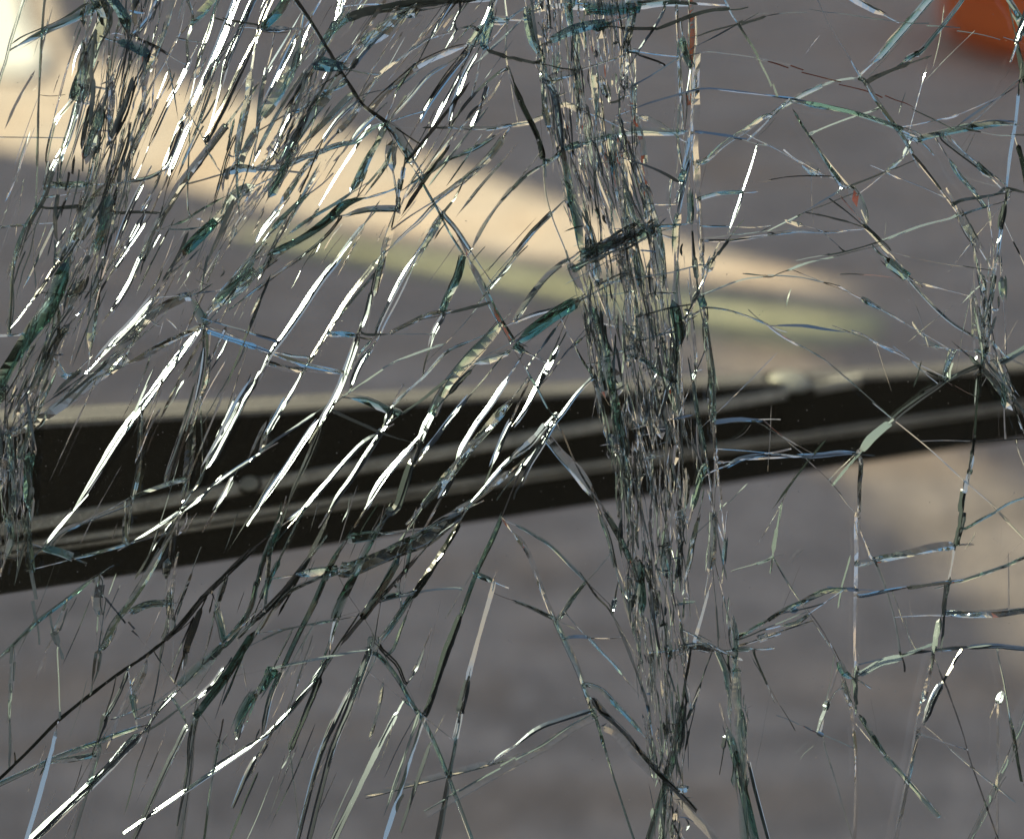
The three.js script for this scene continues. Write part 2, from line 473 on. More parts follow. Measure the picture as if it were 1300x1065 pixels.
[0, 325, `
g 18 60,0 50,80 45,200 35,320
c 5 140,50 145,140
s 24 250,20 200,90 160,150 130,190
g 60 290,0 250,110 200,230 130,320 60,430 0,530
s 14 300,20 260,120 220,230
b 12 200,300 180,400 170,460
w 22 170,440 130,540 80,620 55,690
g 40 240,210 230,330 200,450 160,600
g 16 330,180 290,290 240,390
k 14 230,160 290,165 350,150
g 46 400,60 390,200 380,300 370,420
s 30 430,0 420,60
w 20 510,0 470,60
w 24 580,10 530,120 480,200 450,245
g 40 760,170 680,210 600,260 530,340 470,420 400,500 300,570 200,650 100,710 0,750
w 32 640,170 560,270 480,350 400,440
g 30 230,440 270,500 330,490
w 14 300,530 190,610
g 24 850,290 760,330 680,370 590,420 500,460
g 50 1065,60 1000,120 920,180 870,240
g 40 1065,0 970,110 890,200
c 8 1065,140 960,220 890,270
g 50 790,170 820,230 850,290
w 12 820,155 915,145
w 34 830,315 700,470 600,610 500,740 400,900 280,1065
s 26 850,320 855,430 830,560 800,650
b 14 850,380 835,500 815,600
g 18 870,400 860,520 830,600
g 20 820,520 780,650 730,800 690,930
g 34 800,680 790,800 770,930 750,1065
k 10 840,600 835,900
s 20 850,310 960,345 1065,380
c 8 900,275 1065,325
w 46 1065,510 1000,610 940,730 880,840 850,890
s 16 850,890 820,960 790,990
w 16 1065,835 980,890 880,960
s 18 880,960 820,1020 760,1065
w 24 975,910 930,1000 890,1065
g 24 760,930 660,960 560,1000 430,1065
g 26 590,650 580,760 575,880 550,1000 540,1065
c 4 1005,410 950,500 910,570
g 44 30,720 40,850 50,1000 60,1065
g 30 130,700 90,850
g 36 130,800 115,950 120,1065
s 14 120,650 100,780 70,870
s 12 0,330 100,330`],
[325, 325, `
g 30 90,0 0,70
g 20 190,0 100,60 10,130
w 30 350,0 270,100 190,220 120,320 60,400 0,520
s 18 510,10 430,110 370,190 310,290 230,420
k 14 510,40 400,180 300,310 220,440
k 16 220,440 150,570 100,650
w 26 130,590 80,680 40,750
g 24 40,740 20,800
s 14 250,650 150,720 60,780 0,830
g 24 530,0 510,80 490,170
s 22 480,140 460,230 430,310
w 32 420,350 380,470 340,570 290,660 260,710
w 20 660,0 600,100 550,200 500,310
b 10 675,20 605,150 522,315
w 26 480,380 430,450 390,550
g 12 490,340 440,390 420,420
g 20 0,380 60,405
g 24 65,450 130,470 200,475
g 14 90,400 150,415 215,420
s 18 80,410 200,450 360,485
s 12 0,330 80,355
g 24 310,325 370,325 420,335
c 10 450,325 560,325
g 18 570,315 650,275 730,240 810,230
c 12 810,235 900,215 960,200
c 10 340,600 440,530 560,450 680,400 770,370
k 6 960,150 900,240 830,320 780,370
s 14 900,350 790,400 700,500 620,570 570,620
w 20 570,620 540,680
g 34 380,590 460,600 550,640 590,650
s 14 800,510 700,590 600,660
g 40 860,0 840,80 810,150 780,220
w 14 870,20 800,150
w 26 780,250 745,310 725,385
w 20 1065,30 1010,90 960,150
g 30 880,0 920,80 960,160 1000,240 1060,340
g 50 1020,280 960,350 890,420 830,490 780,560 740,640
g 40 1065,390 1000,420 900,450
s 22 900,470 850,520 800,580
c 14 320,645 440,700 520,735 660,780
w 30 730,660 700,720 680,770
s 24 680,780 660,850
w 22 890,580 800,690 740,770 680,840
w 24 1050,500 980,610 920,690 870,770 830,850
g 40 1065,590 980,700 900,790 830,880 760,960 690,1040
c 20 740,980 690,1050
w 26 830,900 790,970 765,1015
w 26 1065,680 1020,780 980,880
w 18 1065,830 1000,900 940,970
g 26 1065,890 980,960 900,1020 820,1065
w 24 260,680 190,780 120,890 50,990 0,1065
s 22 270,700 230,800 190,890 150,980 120,1065
w 18 520,730 450,770 380,840 320,910 260,980 200,1050
w 24 530,720 470,810 400,920 340,1000 300,1065
w 24 650,780 580,860 510,950 450,1055
s 40 650,860 620,950 590,1040 570,1060`],
[650, 325, `
g 24 230,20 160,70 90,150 10,270
g 40 240,20 260,80 300,150
g 30 320,10 270,50
g 20 0,280 100,240 180,220 260,180
g 66 290,180 200,230 100,300 0,380
w 8 0,360 100,310
g 60 20,380 60,400
w 14 190,290 110,400
c 8 200,330 170,400 120,500
w 20 200,365 150,460 100,550 50,640 0,710
w 12 240,385 195,440
k 10 40,440 100,540 160,650
k 12 300,335 260,370
k 12 260,370 290,430 330,490 350,530 380,580
w 18 330,510 270,570 220,640 180,690
w 26 170,700 120,790 70,870 30,960
s 30 150,690 80,770 0,840
s 20 130,760 60,850 0,930
g 44 150,760 200,820 260,880 310,950 350,1030
k 8 200,720 250,830 300,930 390,1060
g 40 330,200 370,330 400,480 430,600 450,740 480,860 510,1060
g 40 470,0 490,100 510,200 520,330 530,430
k 26 560,440 600,480 680,520
g 30 690,0 685,100 680,200 685,400 690,560 690,700
g 30 580,0 560,150 580,230 610,300
c 8 340,130 440,80
c 8 520,90 660,70 700,60 790,35
c 8 350,170 480,150
g 8 590,155 665,155
c 8 530,250 640,220 720,205
c 8 540,350 650,320
g 24 410,285 500,300
g 24 440,400 520,370
g 30 370,440 500,420
g 30 790,0 795,100
s 22 760,0 770,100
g 40 840,0 810,70
c 8 810,155 900,120 970,95 1065,85
s 20 780,140 750,200
g 40 780,160 800,220
g 30 770,235 690,280
g 10 810,215 900,225 980,250 1065,285
g 20 750,250 760,460
w 14 770,470 750,520
k 22 755,520 770,640 800,790 815,870
m 30 800,260 810,360 825,480 830,600 835,690
k 18 815,250 840,500 835,680
m 18 840,690 845,800 850,860
w 18 720,290 700,390
w 16 660,520 630,620 610,700
w 14 590,520 580,600 550,700 540,770
w 18 850,690 930,680 1045,680
w 20 890,875 960,840 1065,820
g 30 800,880 770,980 750,1065
g 16 870,860 890,860
m 20 860,940 875,1065
m 12 825,960 840,1065
g 50 640,960 640,1065
w 10 610,400 600,460`],
[975, 325, `
c 10 70,65 160,30 290,0
c 8 0,80 130,88 230,110
k 8 230,110 340,155 460,215
k 6 460,215 590,290
g 20 390,175 470,220
g 50 480,0 520,40 560,70
k 14 580,90 680,200 770,280 860,335
r 6 380,78 450,78 540,95
g 10 640,115 735,140
c 8 580,0 700,25 830,45
g 16 0,285 60,330 130,370
k 6 130,370 220,420 330,510 510,670
k 6 510,670 680,810 800,920 950,1050
w 14 20,290 150,290 240,305 350,320
k 5 350,320 440,355
g 16 440,355 540,405
k 8 605,445 660,490
g 30 640,320 670,360 715,380
g 8 715,380 790,390 880,400
g 34 770,400 745,460 740,510
c 22 890,455 820,480 740,520
c 24 740,520 640,590 560,650 510,695
c 20 500,700 430,760 390,810
r 6 750,525 860,580
k 6 660,480 720,510
w 14 0,820 60,825
w 20 120,835 220,830 300,820 370,825
g 14 370,820 400,790
m 22 385,850 380,960 380,1065
c 10 40,740 130,790
k 8 0,700 60,750
k 6 190,870 250,930 310,1000
b 24 955,0 940,80
s 22 940,90 930,190
b 20 925,200 915,310
g 30 880,60 905,170
g 36 975,80 980,190
g 30 860,150 860,330
g 16 870,200 900,300
g 40 900,330 910,400
w 26 905,375 910,400
k 20 900,410 890,500
g 40 950,400 990,500 1015,580
g 34 985,500 990,640
g 20 930,350 970,390
c 24 985,435 1065,385
k 8 1015,430 1065,455
k 20 880,500 870,620
k 20 860,740 850,810
b 26 850,830 843,885
k 24 842,885 836,908
b 26 836,905 820,970
s 24 815,985 805,1065
k 10 820,770 900,770 1065,760
k 10 1065,1005 1000,1030 950,1060
k 6 1030,600 1065,660
k 6 1040,790 1065,860`],
[0, 650, `
g 36 20,0 50,100 20,200
g 34 90,0 120,120 130,240
w 20 300,0 240,70 180,145
g 30 350,45 260,80 210,140
g 40 180,150 250,170 300,190
g 26 520,10 520,120
w 14 730,10 640,70 540,130
w 24 720,40 680,95
g 14 540,130 400,170 280,200
g 34 730,60 660,180 600,280 530,390 470,470 430,560
g 34 700,190 690,280
m 28 725,260 710,340 700,430
s 20 700,430 685,500 665,610
g 30 530,420 610,385 700,378
k 14 800,240 770,320 750,370
c 12 755,370 735,430
g 34 715,430 715,500
k 24 1065,140 1000,200 940,260 850,350 760,460 690,530
k 16 690,530 600,600 510,660 400,740 250,860 130,980 50,1060
g 26 940,270 910,350 895,410
g 36 900,410 920,480 930,530
k 26 840,390 800,490 770,580
w 18 770,590 765,660
k 18 0,605 60,550 150,460 270,370 370,290 430,250
c 10 130,250 150,450
g 30 270,390 240,470 225,500
c 18 225,510 240,560
c 12 235,570 240,700 248,850
g 40 410,290 400,370 410,430
c 12 405,420 400,510
k 6 430,350 500,430 580,520
g 24 50,570 45,680 35,800
c 12 45,730 40,880
k 6 45,940 60,1020
b 30 235,900 220,970 200,1050
s 30 410,570 400,640 380,730
g 30 610,610 590,680 550,760
g 34 550,780 565,870
s 24 530,660 490,760 440,850
s 30 440,830 420,900 400,960
w 8 455,865 500,850 550,830
k 24 600,890 480,930 380,970 260,1010 140,1065
g 10 580,855 650,830
w 40 580,920 520,980 440,1065
g 20 230,1040 320,1025 400,1010
g 30 410,980 390,1055
g 40 920,560 840,640 740,720
k 30 1065,290 1040,400 960,520 920,560
k 12 1065,440 980,520
k 34 1065,490 1000,590 930,700 850,800 820,840
w 24 935,645 880,720 810,785
s 16 740,740 690,790 640,850 600,910
c 10 740,820 660,880 590,920
k 16 720,780 750,830 780,890
g 50 1065,740 1010,830 970,930
w 20 1005,880 980,950
k 6 660,610 700,680 740,730
k 4 840,850 900,930 970,1000
w 24 770,900 730,980 690,1060
g 40 810,850 790,950 780,1065
s 16 800,880 785,960 780,1065
k 14 910,940 890,1050
w 16 1065,960 990,1010 910,1065
w 20 1065,1020 1040,1060
g 20 1000,600 1010,650`],
[325, 650, `
w 20 110,0 95,60
w 16 180,0 130,40
g 20 60,120 50,250 20,400
k 30 80,40 30,200 0,310
k 26 100,190 50,290 20,360
k 30 240,170 150,290 60,390 0,450
g 40 160,260 260,245 340,240
g 20 350,230 200,300 130,340 30,470 0,510
k 26 380,100 320,200 250,360 170,520 110,650
w 24 110,650 60,760 10,920
k 40 540,0 460,150 400,280 330,430
b 26 330,440 315,520 310,560
g 60 380,240 500,195 600,150 700,110 780,50 850,0
w 14 850,0 790,30
g 50 390,110 460,100 540,90
k 40 600,180 540,290 470,400 440,440
k 24 680,180 600,270 520,360 430,460 340,570
k 30 850,40 790,140 720,250 650,350
k 30 640,360 580,450 510,550
g 30 520,360 600,340
g 30 590,310 600,350
k 20 650,100 625,250
w 10 615,230 610,260
c 8 620,350 720,325 850,318
k 24 1030,0 980,120 920,250 850,440
k 8 920,220 870,300 830,370
g 26 920,260 990,290
s 30 850,430 800,560 760,680 710,830
b 30 700,850 660,970 630,1065
b 34 985,310 960,400 920,550 880,700
s 30 880,700 850,830
b 30 850,840 830,940
s 24 830,950 810,1060
c 8 45,655 150,630 300,600 470,560
c 10 15,535 100,495 200,470
k 12 100,490 220,470 330,450
k 8 340,260 380,340 440,430 490,520
g 50 490,540 480,600 430,700 400,800
w 28 470,570 430,690 380,820 330,940 290,1065
w 22 400,730 350,830 290,950 250,1065
k 26 310,600 250,690 130,840
w 20 230,700 130,840 50,920 0,950
s 28 270,680 220,800 180,900 140,990
k 10 140,990 150,1065
w 18 50,950 0,1040
k 28 520,570 590,640 620,710
k 20 500,590 580,680 650,800 710,890 780,1050
g 14 600,770 700,850
s 22 590,830 540,920 470,1060
w 12 700,570 680,630 630,715
k 16 630,420 600,490 570,570
w 16 725,960 690,1060
w 10 1065,980 990,1030
g 26 920,1060 1065,1020
g 50 0,770 50,690 70,650`],
[650, 650, `
k 14 0,45 90,95 160,140 240,220 310,290
g 24 0,80 60,150 100,250 140,360 180,450
k 20 310,290 250,360 195,440
k 20 0,365 80,395 170,440
g 30 180,450 230,560 280,670 320,780 350,860
k 14 350,860 380,960 410,1060
s 12 310,290 350,350 400,400 430,450
w 14 240,520 310,520
g 16 320,525 370,580 420,630 470,690
g 24 310,720 370,740 430,800 480,850 550,930
k 26 330,770 400,850 480,930 580,1050
m 34 370,890 430,920 490,990 560,1060
w 20 340,820 250,850 110,900 0,980
g 40 350,850 250,900 130,980 0,1050
k 20 360,0 400,100 430,230
k 30 390,0 450,110 500,220
s 20 430,360 420,410
s 20 515,340 500,400
k 34 710,800 690,940 660,1065
s 12 790,700 750,810 720,880
s 10 740,900 720,1000
s 16 700,190 680,290
b 26 770,40 745,150 720,290
g 20 780,0 730,250
b 20 820,320 790,430 760,540
g 40 840,0 835,150 820,260
g 20 890,100 880,220
b 8 875,330 910,470
g 40 690,570 780,560 860,580
g 30 910,575 1010,570
g 30 770,520 830,550
g 34 860,590 890,660 900,740
g 26 920,470 930,600 920,700
g 50 930,650 940,780 950,880 960,1060
g 20 900,740 910,880
g 40 890,880 920,980 940,1065
s 16 890,930 880,990
w 16 985,1040 990,1065
k 24 1065,450 1000,490 940,525
c 10 1065,480 940,530
g 34 1020,530 1065,515
k 10 1010,590 1060,710
c 8 1000,220 1065,200
s 10 850,380 860,540
k 14 430,220 470,370 520,540 560,700
s 12 440,470 500,620 560,790 590,960
g 16 470,300 540,480 590,650`],
[975, 650, `
c 14 40,60 30,120 20,185
k 8 30,200 80,290 140,380
k 10 160,400 230,500 280,600 300,650
k 20 0,450 80,400 160,370
g 30 150,375 230,330 330,320
s 14 330,320 380,325
s 16 90,415 130,405
g 16 50,475 120,460 170,425
g 16 0,520 60,500
m 22 375,0 375,200 370,400 370,650
m 16 370,800 370,1065
w 16 375,640 370,680
c 14 365,720 365,770
g 26 395,215 450,200
g 34 440,200 560,175 700,145 790,140
g 16 400,110 430,190
k 14 450,210 490,310 530,450 555,600
k 8 520,340 550,410
w 16 390,350 490,330 580,315
k 14 580,315 680,300 760,290
k 16 790,290 900,255 1000,220 1065,190
w 10 680,300 750,290
s 26 810,0 800,70 785,130
b 24 780,140 770,220 755,290
s 20 745,310 735,420
c 24 720,440 700,520 690,590
m 22 690,590 660,720 630,860 590,1065
k 14 820,70 880,35 950,0
k 8 960,0 1065,110
g 30 740,430 900,425 1065,410
c 20 390,670 460,630 550,600
w 14 550,600 620,585 700,578
c 16 700,575 830,562
w 22 830,562 940,555 1065,565
g 30 295,620 320,670 355,690
g 24 310,690 330,770 350,810
g 20 380,840 430,920 490,1010
g 24 490,1015 530,1060
w 26 250,785 235,830
b 16 235,830 220,910
w 16 200,915 220,925
k 10 230,930 245,1000 265,1060
k 6 290,740 255,790
r 5 130,885 200,915
k 4 0,720 60,820
w 26 730,710 690,780 650,890
k 16 710,650 760,760 810,900 855,1060
k 10 750,975 830,1045
g 14 640,925 700,945
k 12 955,580 980,700 1010,870
w 22 980,745 960,790
m 12 960,800 960,950 955,1065
g 24 1065,870 1030,970 990,1065
k 8 1020,900 1050,1060`],
];

// ---------------------------------------------------------------- the cracked pane, leaning, its foot on the ground
const PD = 0.4, U = PD / FPX, HALF = 0.0032, DROP = at(CX, CY, PD).y / Math.cos(PITCH);
const pane = new THREE.Group(); pane.name = 'cracked_glass_pane';
pane.position.copy(at(CX, CY, PD)).addScaledVector(UP, -DROP); pane.rotation.x = -PITCH; scene.add(pane);
tag(pane, 'leaning sheet of clear laminated glass shattered into long cracks', 'glass pane');
const loc = (x, y, z) => V((x - CX) * U, (CY - y) * U + DROP, z);   // photo pixel on the pane, z in metres towards the viewer
const EYEL = V(0, DROP, PD), SUNL = V(SUN.dot(RIGHT), SUN.dot(UP), SUN.dot(BACK));
// thin uneven film of wiped dust on the sheet
const smear = texture(512, (u, v) => Math.max(0, 0.5 * noise(u * 30, v * 9, 90) + 0.3 * noise(u * 90, v * 40, 360) + 0.35 * noise(u * 6, v * 6, 6) - 0.25));
{
  const g = new THREE.BoxGeometry(1.3, DROP + 0.35, HALF * 2); g.translate(0, (DROP + 0.35) / 2, 0);
  obj('glass_sheet', g, new THREE.MeshPhysicalMaterial({ color: rgb(0.97, 0.985, 0.98), transmission: 1, thickness: 0, roughness: 0.09, roughnessMap: smear, ior: 1.5 }), pane);
}
const hackle = texture(256, (u, v) => 0.6 * noise(u * 20, v * 120, 120) + 0.4 * noise(u * 64, v * 64, 64));
const glassy = (r, g, b, t, rough, bump) => new THREE.MeshPhysicalMaterial({ color: rgb(r, g, b), transmission: t, thickness: 0, roughness: rough, ior: 1.52, bumpMap: hackle, bumpScale: bump, side: THREE.DoubleSide });
const solid = (r, g, b, rough, bump = 0.00001) => new THREE.MeshPhysicalMaterial({ color: rgb(r, g, b), roughness: rough, ior: 1.52, bumpMap: hackle, bumpScale: bump, side: THREE.DoubleSide });
const mirror = (r, g, b, rough) => new THREE.MeshPhysicalMaterial({ color: rgb(r, g, b), metalness: 1, roughness: rough, bumpMap: hackle, bumpScale: 0.000004, side: THREE.DoubleSide });
// clear and green glass of the slivers, and the silvery face that light inside the glass is turned back by
const clear = (r, g, b, dist, rough = 0.04) => new THREE.MeshPhysicalMaterial({ color: rgb(1, 1, 1), transmission: 1, thickness: 0.003, ior: 1.5, roughness: rough, attenuationColor: rgb(r, g, b), attenuationDistance: dist });
const face = mirror(0.66, 0.74, 0.75, 0.1), frosted = mirror(0.23, 0.27, 0.31, 0.32);
const MAT = {
  g: [clear(0.36, 0.58, 0.54, 0.0026), clear(0.34, 0.56, 0.52, 0.0014), clear(0.4, 0.6, 0.57, 0.006)],
  m: [clear(0.65, 0.74, 0.72, 0.008), clear(0.55, 0.66, 0.64, 0.004)],
  k: [solid(0.008, 0.014, 0.013, 0.14), clear(0.25, 0.42, 0.39, 0.0008), clear(0.26, 0.44, 0.41, 0.001)],
  c: [solid(0.2, 0.245, 0.245, 0.3), solid(0.12, 0.155, 0.155, 0.25)],
  w: [frosted], s: [face, frosted, solid(0.05, 0.065, 0.065, 0.15)], b: [face],
  r: [new THREE.MeshPhysicalMaterial({ color: rgb(0.3, 0.09, 0.07), roughness: 0.25, iridescence: 1, iridescenceIOR: 1.4, iridescenceThicknessRange: [250, 250], side: THREE.DoubleSide })],
};
// a closed sliver of glass with a three-sided section
function prism(width, pts, joinA = false, joinB = false) {
  const curve = pts.length > 2 ? new THREE.CatmullRomCurve3(pts.map(([x, y]) => V(x, y, 0)), false, 'centripetal') : new THREE.LineCurve3(V(...pts[0], 0), V(...pts[1], 0));
  const len = curve.getLength(), n = Math.max(4, Math.min(60, Math.round(len / (5 + width * 0.4)))), ta = 0.03 + 0.2 * rnd(), tb = 0.05 + 0.3 * rnd();
  const wl = wobble(n, 0.06, 2 + 4 * rnd()), wr = wobble(n, 0.06, 2 + 4 * rnd()), wa = wobble(n, 0.12, 2 + 4 * rnd()), wz = wobble(n, 0.2, 2 + 3 * rnd()), swell = wobble(n, 0.18, n / 3);
  const flip = rnd() < 0.5 ? -1 : 1, apex = (rnd() - 0.5) * 0.8, depth = Math.min(HALF * 1.5, width * U * (0.25 + 0.7 * rnd()) + 0.00008), zc = (rnd() - 0.5) * 0.0012, tilt = 0.5 * (rnd() - 0.5);
  const rows = [];
  for (let i = 0; i <= n; i++) {
    const t = i / n, p = curve.getPoint(t), e0 = curve.getTangent(t), e = V(e0.x, -e0.y, 0).normalize(), m = V(-e.y, e.x, 0);
    const w = width * U * Math.max(0.03, Math.min(1, (joinA ? 0.8 : 0) + t / ta, (joinB ? 0.8 : 0) + (1 - t) / tb) * (1 + swell(i))), d = depth * Math.min(1, w / (width * U) + 0.1);
    const c = loc(p.x, p.y, 0), pt = (o, z) => c.clone().addScaledVector(m, o * w).setZ(THREE.MathUtils.clamp(zc + z, -HALF * 0.93, HALF * 0.93));
    rows.push([pt(-0.5 + wl(i), flip * d * (0.4 + tilt)), pt(0.5 + wr(i), flip * d * (0.4 - tilt)), pt(apex + wa(i), -flip * d * (0.6 + wz(i)))]);
  }
  const pos = [], tri = (a, b, c) => { for (const q of flip > 0 ? [a, b, c] : [a, c, b]) pos.push(q.x, q.y, q.z); };
  for (let i = 0; i < n; i++) for (let j = 0; j < 3; j++) { const k = (j + 1) % 3, [a, b, c, d] = [rows[i][j], rows[i][k], rows[i + 1][k], rows[i + 1][j]]; tri(a, c, b); tri(a, d, c); }
  tri(rows[0][0], rows[0][1], rows[0][2]); tri(rows[n][0], rows[n][2], rows[n][1]);
  return flat(pos);
}
const PRISM = (mat) => mat.transmission === 1 && mat.thickness > 0;
const shape = (look, mat, w, pts, a, b) => PRISM(mat) ? prism(w * 1.1, pts, a, b) : ribbon(look, w, pts, a, b);
const skyDirs = [];
for (let i = 0; i < 7000; i++) { const el = (9 + 57 * rnd()) * Math.PI / 180, az = rnd() * 2 * Math.PI, d = V(Math.cos(el) * Math.cos(az), Math.sin(el), Math.cos(el) * Math.sin(az)); if (!(d.z > 0 && Math.abs(d.x) < 0.7 * d.z) && (d.x > 0 || d.y > 0.55) && d.dot(SUN) < 0.6 && cloud(Math.atan2(d.z, d.x) / (2 * Math.PI) + 0.5, Math.asin(d.y) / Math.PI + 0.5) < 0.05) skyDirs.push(V(d.dot(RIGHT), d.dot(UP), d.dot(BACK))); }

// one fracture face: a ribbon of long facets that follows the crack and lies tilted in the thickness of the glass
const wobble = (n, amp, every) => { const k = Math.max(2, Math.ceil(n / every) + 2), a = Array.from({ length: k }, () => amp * gauss()); return (i) => { const f = i / every, j = Math.min(k - 2, Math.floor(f)), t = f - j; return a[j] + (a[j + 1] - a[j]) * t; }; };
function ribbon(look, width, pts, joinA = false, joinB = false) {
  const curve = pts.length > 2 ? new THREE.CatmullRomCurve3(pts.map(([x, y]) => V(x, y, 0)), false, 'centripetal') : new THREE.LineCurve3(V(...pts[0], 0), V(...pts[1], 0));
  const len = curve.getLength(), aimed = look === 'w' || look === 's' || look === 'b';
  const step = look === 'w' ? 8 : 6, n = Math.max(len > 14 ? 7 : 4, Math.min(70, Math.round(len / step)));
  const spread = { w: 0.008, s: 0.05, b: 0.05 }[look] ?? 0.06, edge = { w: 0.13, s: 0.2, b: 0.15, g: 0.2, k: 0.16, c: 0.15, m: 0.14, r: 0.1 }[look];
  const K = look === 'g' ? (width < 3 ? 1 : width < 7 ? 2 : width < 14 ? 3 : 4) : aimed ? (width < 4 || look === 'b' ? 1 : 2) : width > 6 ? 2 : 1;
  const P = [], E = [];
  for (let i = 0; i <= n; i++) { const t = i / n, p = curve.getPoint(t), e = curve.getTangent(t); P.push(p); E.push(V(e.x, -e.y, 0).normalize()); }
  const lineOff = []; for (let j = 0; j <= K; j++) { const lo = wobble(n, edge * (j && j < K ? 0.8 : 1) / Math.max(1, K * 0.6), 3 + 4 * rnd()), hi = wobble(n, 0.05, 1); lineOff.push((i) => (j / K - 0.5) + (lo(i) + hi(i)) * 0.5); }
  const ta = look === 'w' ? 0.06 + 0.14 * rnd() : 0.04 + 0.2 * rnd() * rnd(), tb = look === 'w' ? 0.15 + 0.25 * rnd() : 0.05 + 0.3 * rnd(), swell = wobble(n, 0.16, n / 3);
  const wide = (i) => { const t = i / n; return width * Math.max(0.02, Math.min(1, (joinA ? 0.7 : 0) + t / ta, (joinB ? 0.7 : 0) + (1 - t) / tb) * (1 + swell(i))); };
  let target = null;
  if (look === 'w' || look === 's') target = SUNL;
  if (look === 'b') {
    let best = 1e9; const mid = P[n >> 1], v = loc(mid.x, mid.y, 0).sub(EYEL).normalize(), e = E[n >> 1];
    for (const d of skyDirs) { const h = d.clone().sub(v).normalize(); if (h.z < 0.4) continue; const k = Math.abs(h.dot(e)) / h.z; if (k < best) { best = k; target = d; } }
  }
  const side = rnd() < 0.5 ? -1 : 1, depth = Math.min(HALF * 1.4, 0.0006 + width * U * (0.6 + 0.9 * rnd()));
  const pos = [], uv = [], u0 = rnd() * 7, v0 = rnd() * 7;
  for (let j = 0; j < K; j++) {
    // each long facet keeps its own tilt, which drifts along the crack
    const ev = target ? 4 + 5 * rnd() : 2 + 2 * rnd(), ja = wobble(n, spread, ev), jb = wobble(n, spread, ev), own = target ? (look === 'b' ? 0.02 : look === 'w' ? 0.09 : 0.06) * (K > 1 ? gauss() : 0) : 0.35 * gauss();
    let z = (rnd() - 0.5) * 0.001, last = null;
    for (let i = 0; i < n; i++) {
      const a = P[i], b = P[i + 1], e = E[i].clone().add(E[i + 1]).normalize(), m = V(-e.y, e.x, 0), seg = a.distanceTo(b) * U, c = loc((a.x + b.x) / 2, (a.y + b.y) / 2, 0);
      let nrm;
      if (target) nrm = target.clone().sub(c.sub(EYEL).normalize()).normalize();
      else nrm = V(0, 0, width * U).addScaledVector(m, -side * depth).normalize();
      nrm.addScaledVector(m, ja(i) + own).addScaledVector(e, jb(i)).normalize();
      if (nrm.z < 0.15) nrm.z = 0.15;
      const dz = target ? 0 : THREE.MathUtils.clamp(-nrm.dot(e) / nrm.z * seg, -0.0016, 0.0016);
      let z0 = z, z1 = z + dz; if (Math.abs(z1) > HALF * 0.5) { z0 = -Math.sign(dz) * HALF * 0.45; z1 = z0 + dz; last = null; }
      const put = (p, ee, ii, zz, line) => { const o = lineOff[line](ii) * wide(ii) * U, rel = o - (lineOff[j](ii) + lineOff[j + 1](ii)) / 2 * wide(ii) * U; return loc(p.x, p.y, THREE.MathUtils.clamp(zz - nrm.dot(m) * rel / nrm.z, -HALF * 0.94, HALF * 0.94)).addScaledVector(V(-ee.y, ee.x, 0), o); };
      const keep = last; const A0 = keep ? last[0] : put(a, E[i], i, z0, j), B0 = keep ? last[1] : put(a, E[i], i, z0, j + 1), A1 = put(b, E[i + 1], i + 1, z1, j), B1 = put(b, E[i + 1], i + 1, z1, j + 1);
      const ua = u0 + i / n * len * 0.02, ub = u0 + (i + 1) / n * len * 0.02, va = v0 + j * 0.3, vb = va + width / K * 0.02;
      for (const [q, x, y] of [[A0, ua, va], [B0, ua, vb], [A1, ub, va], [A1, ub, va], [B0, ua, vb], [B1, ub, vb]]) { pos.push(q.x, q.y, q.z); uv.push(x, y); }
      z = z1; last = [A1, B1];
    }
  }
  return target ? toCreasedNormals(flat(pos, uv), 0.14) : flat(pos, uv);
}
const cracks = [];
for (const [ox, oy, text] of TRACE) for (const line of text.trim().split('\n')) {
  const [look, w, ...rest] = line.trim().split(/\s+/), pts = rest.map((p) => p.split(',').map((v) => +v / 3.277)).map(([x, y]) => [x + ox, y + oy]);
  // a crack that reaches the border of the photograph goes on beyond it
  for (const end of [0, 1]) {
    const p = end ? pts[pts.length - 1] : pts[0], q = end ? pts[pts.length - 2] : pts[1], out = p[0] < 4 || p[0] > 1296 || p[1] < 4 || p[1] > 968;
    if (out) { const d = Math.hypot(p[0] - q[0], p[1] - q[1]) || 1, far = p[1] > 968 ? 60 + 120 * rnd() : 60, e = [p[0] + (p[0] - q[0]) / d * far + 6 * gauss(), p[1] + (p[1] - q[1]) / d * far]; end ? pts.push(e) : pts.unshift(e); }
  }
  const lenPx = pts.slice(1).reduce((s, p, i) => s + Math.hypot(p[0] - pts[i][0], p[1] - pts[i][1]), 0);
  cracks.push({ look, w: +w / 3.277 * ({ g: 0.8, k: 0.75, w: 0.85, b: 0.6, r: 0.5 }[look] ?? 0.9), pts, size: lenPx * +w });
}
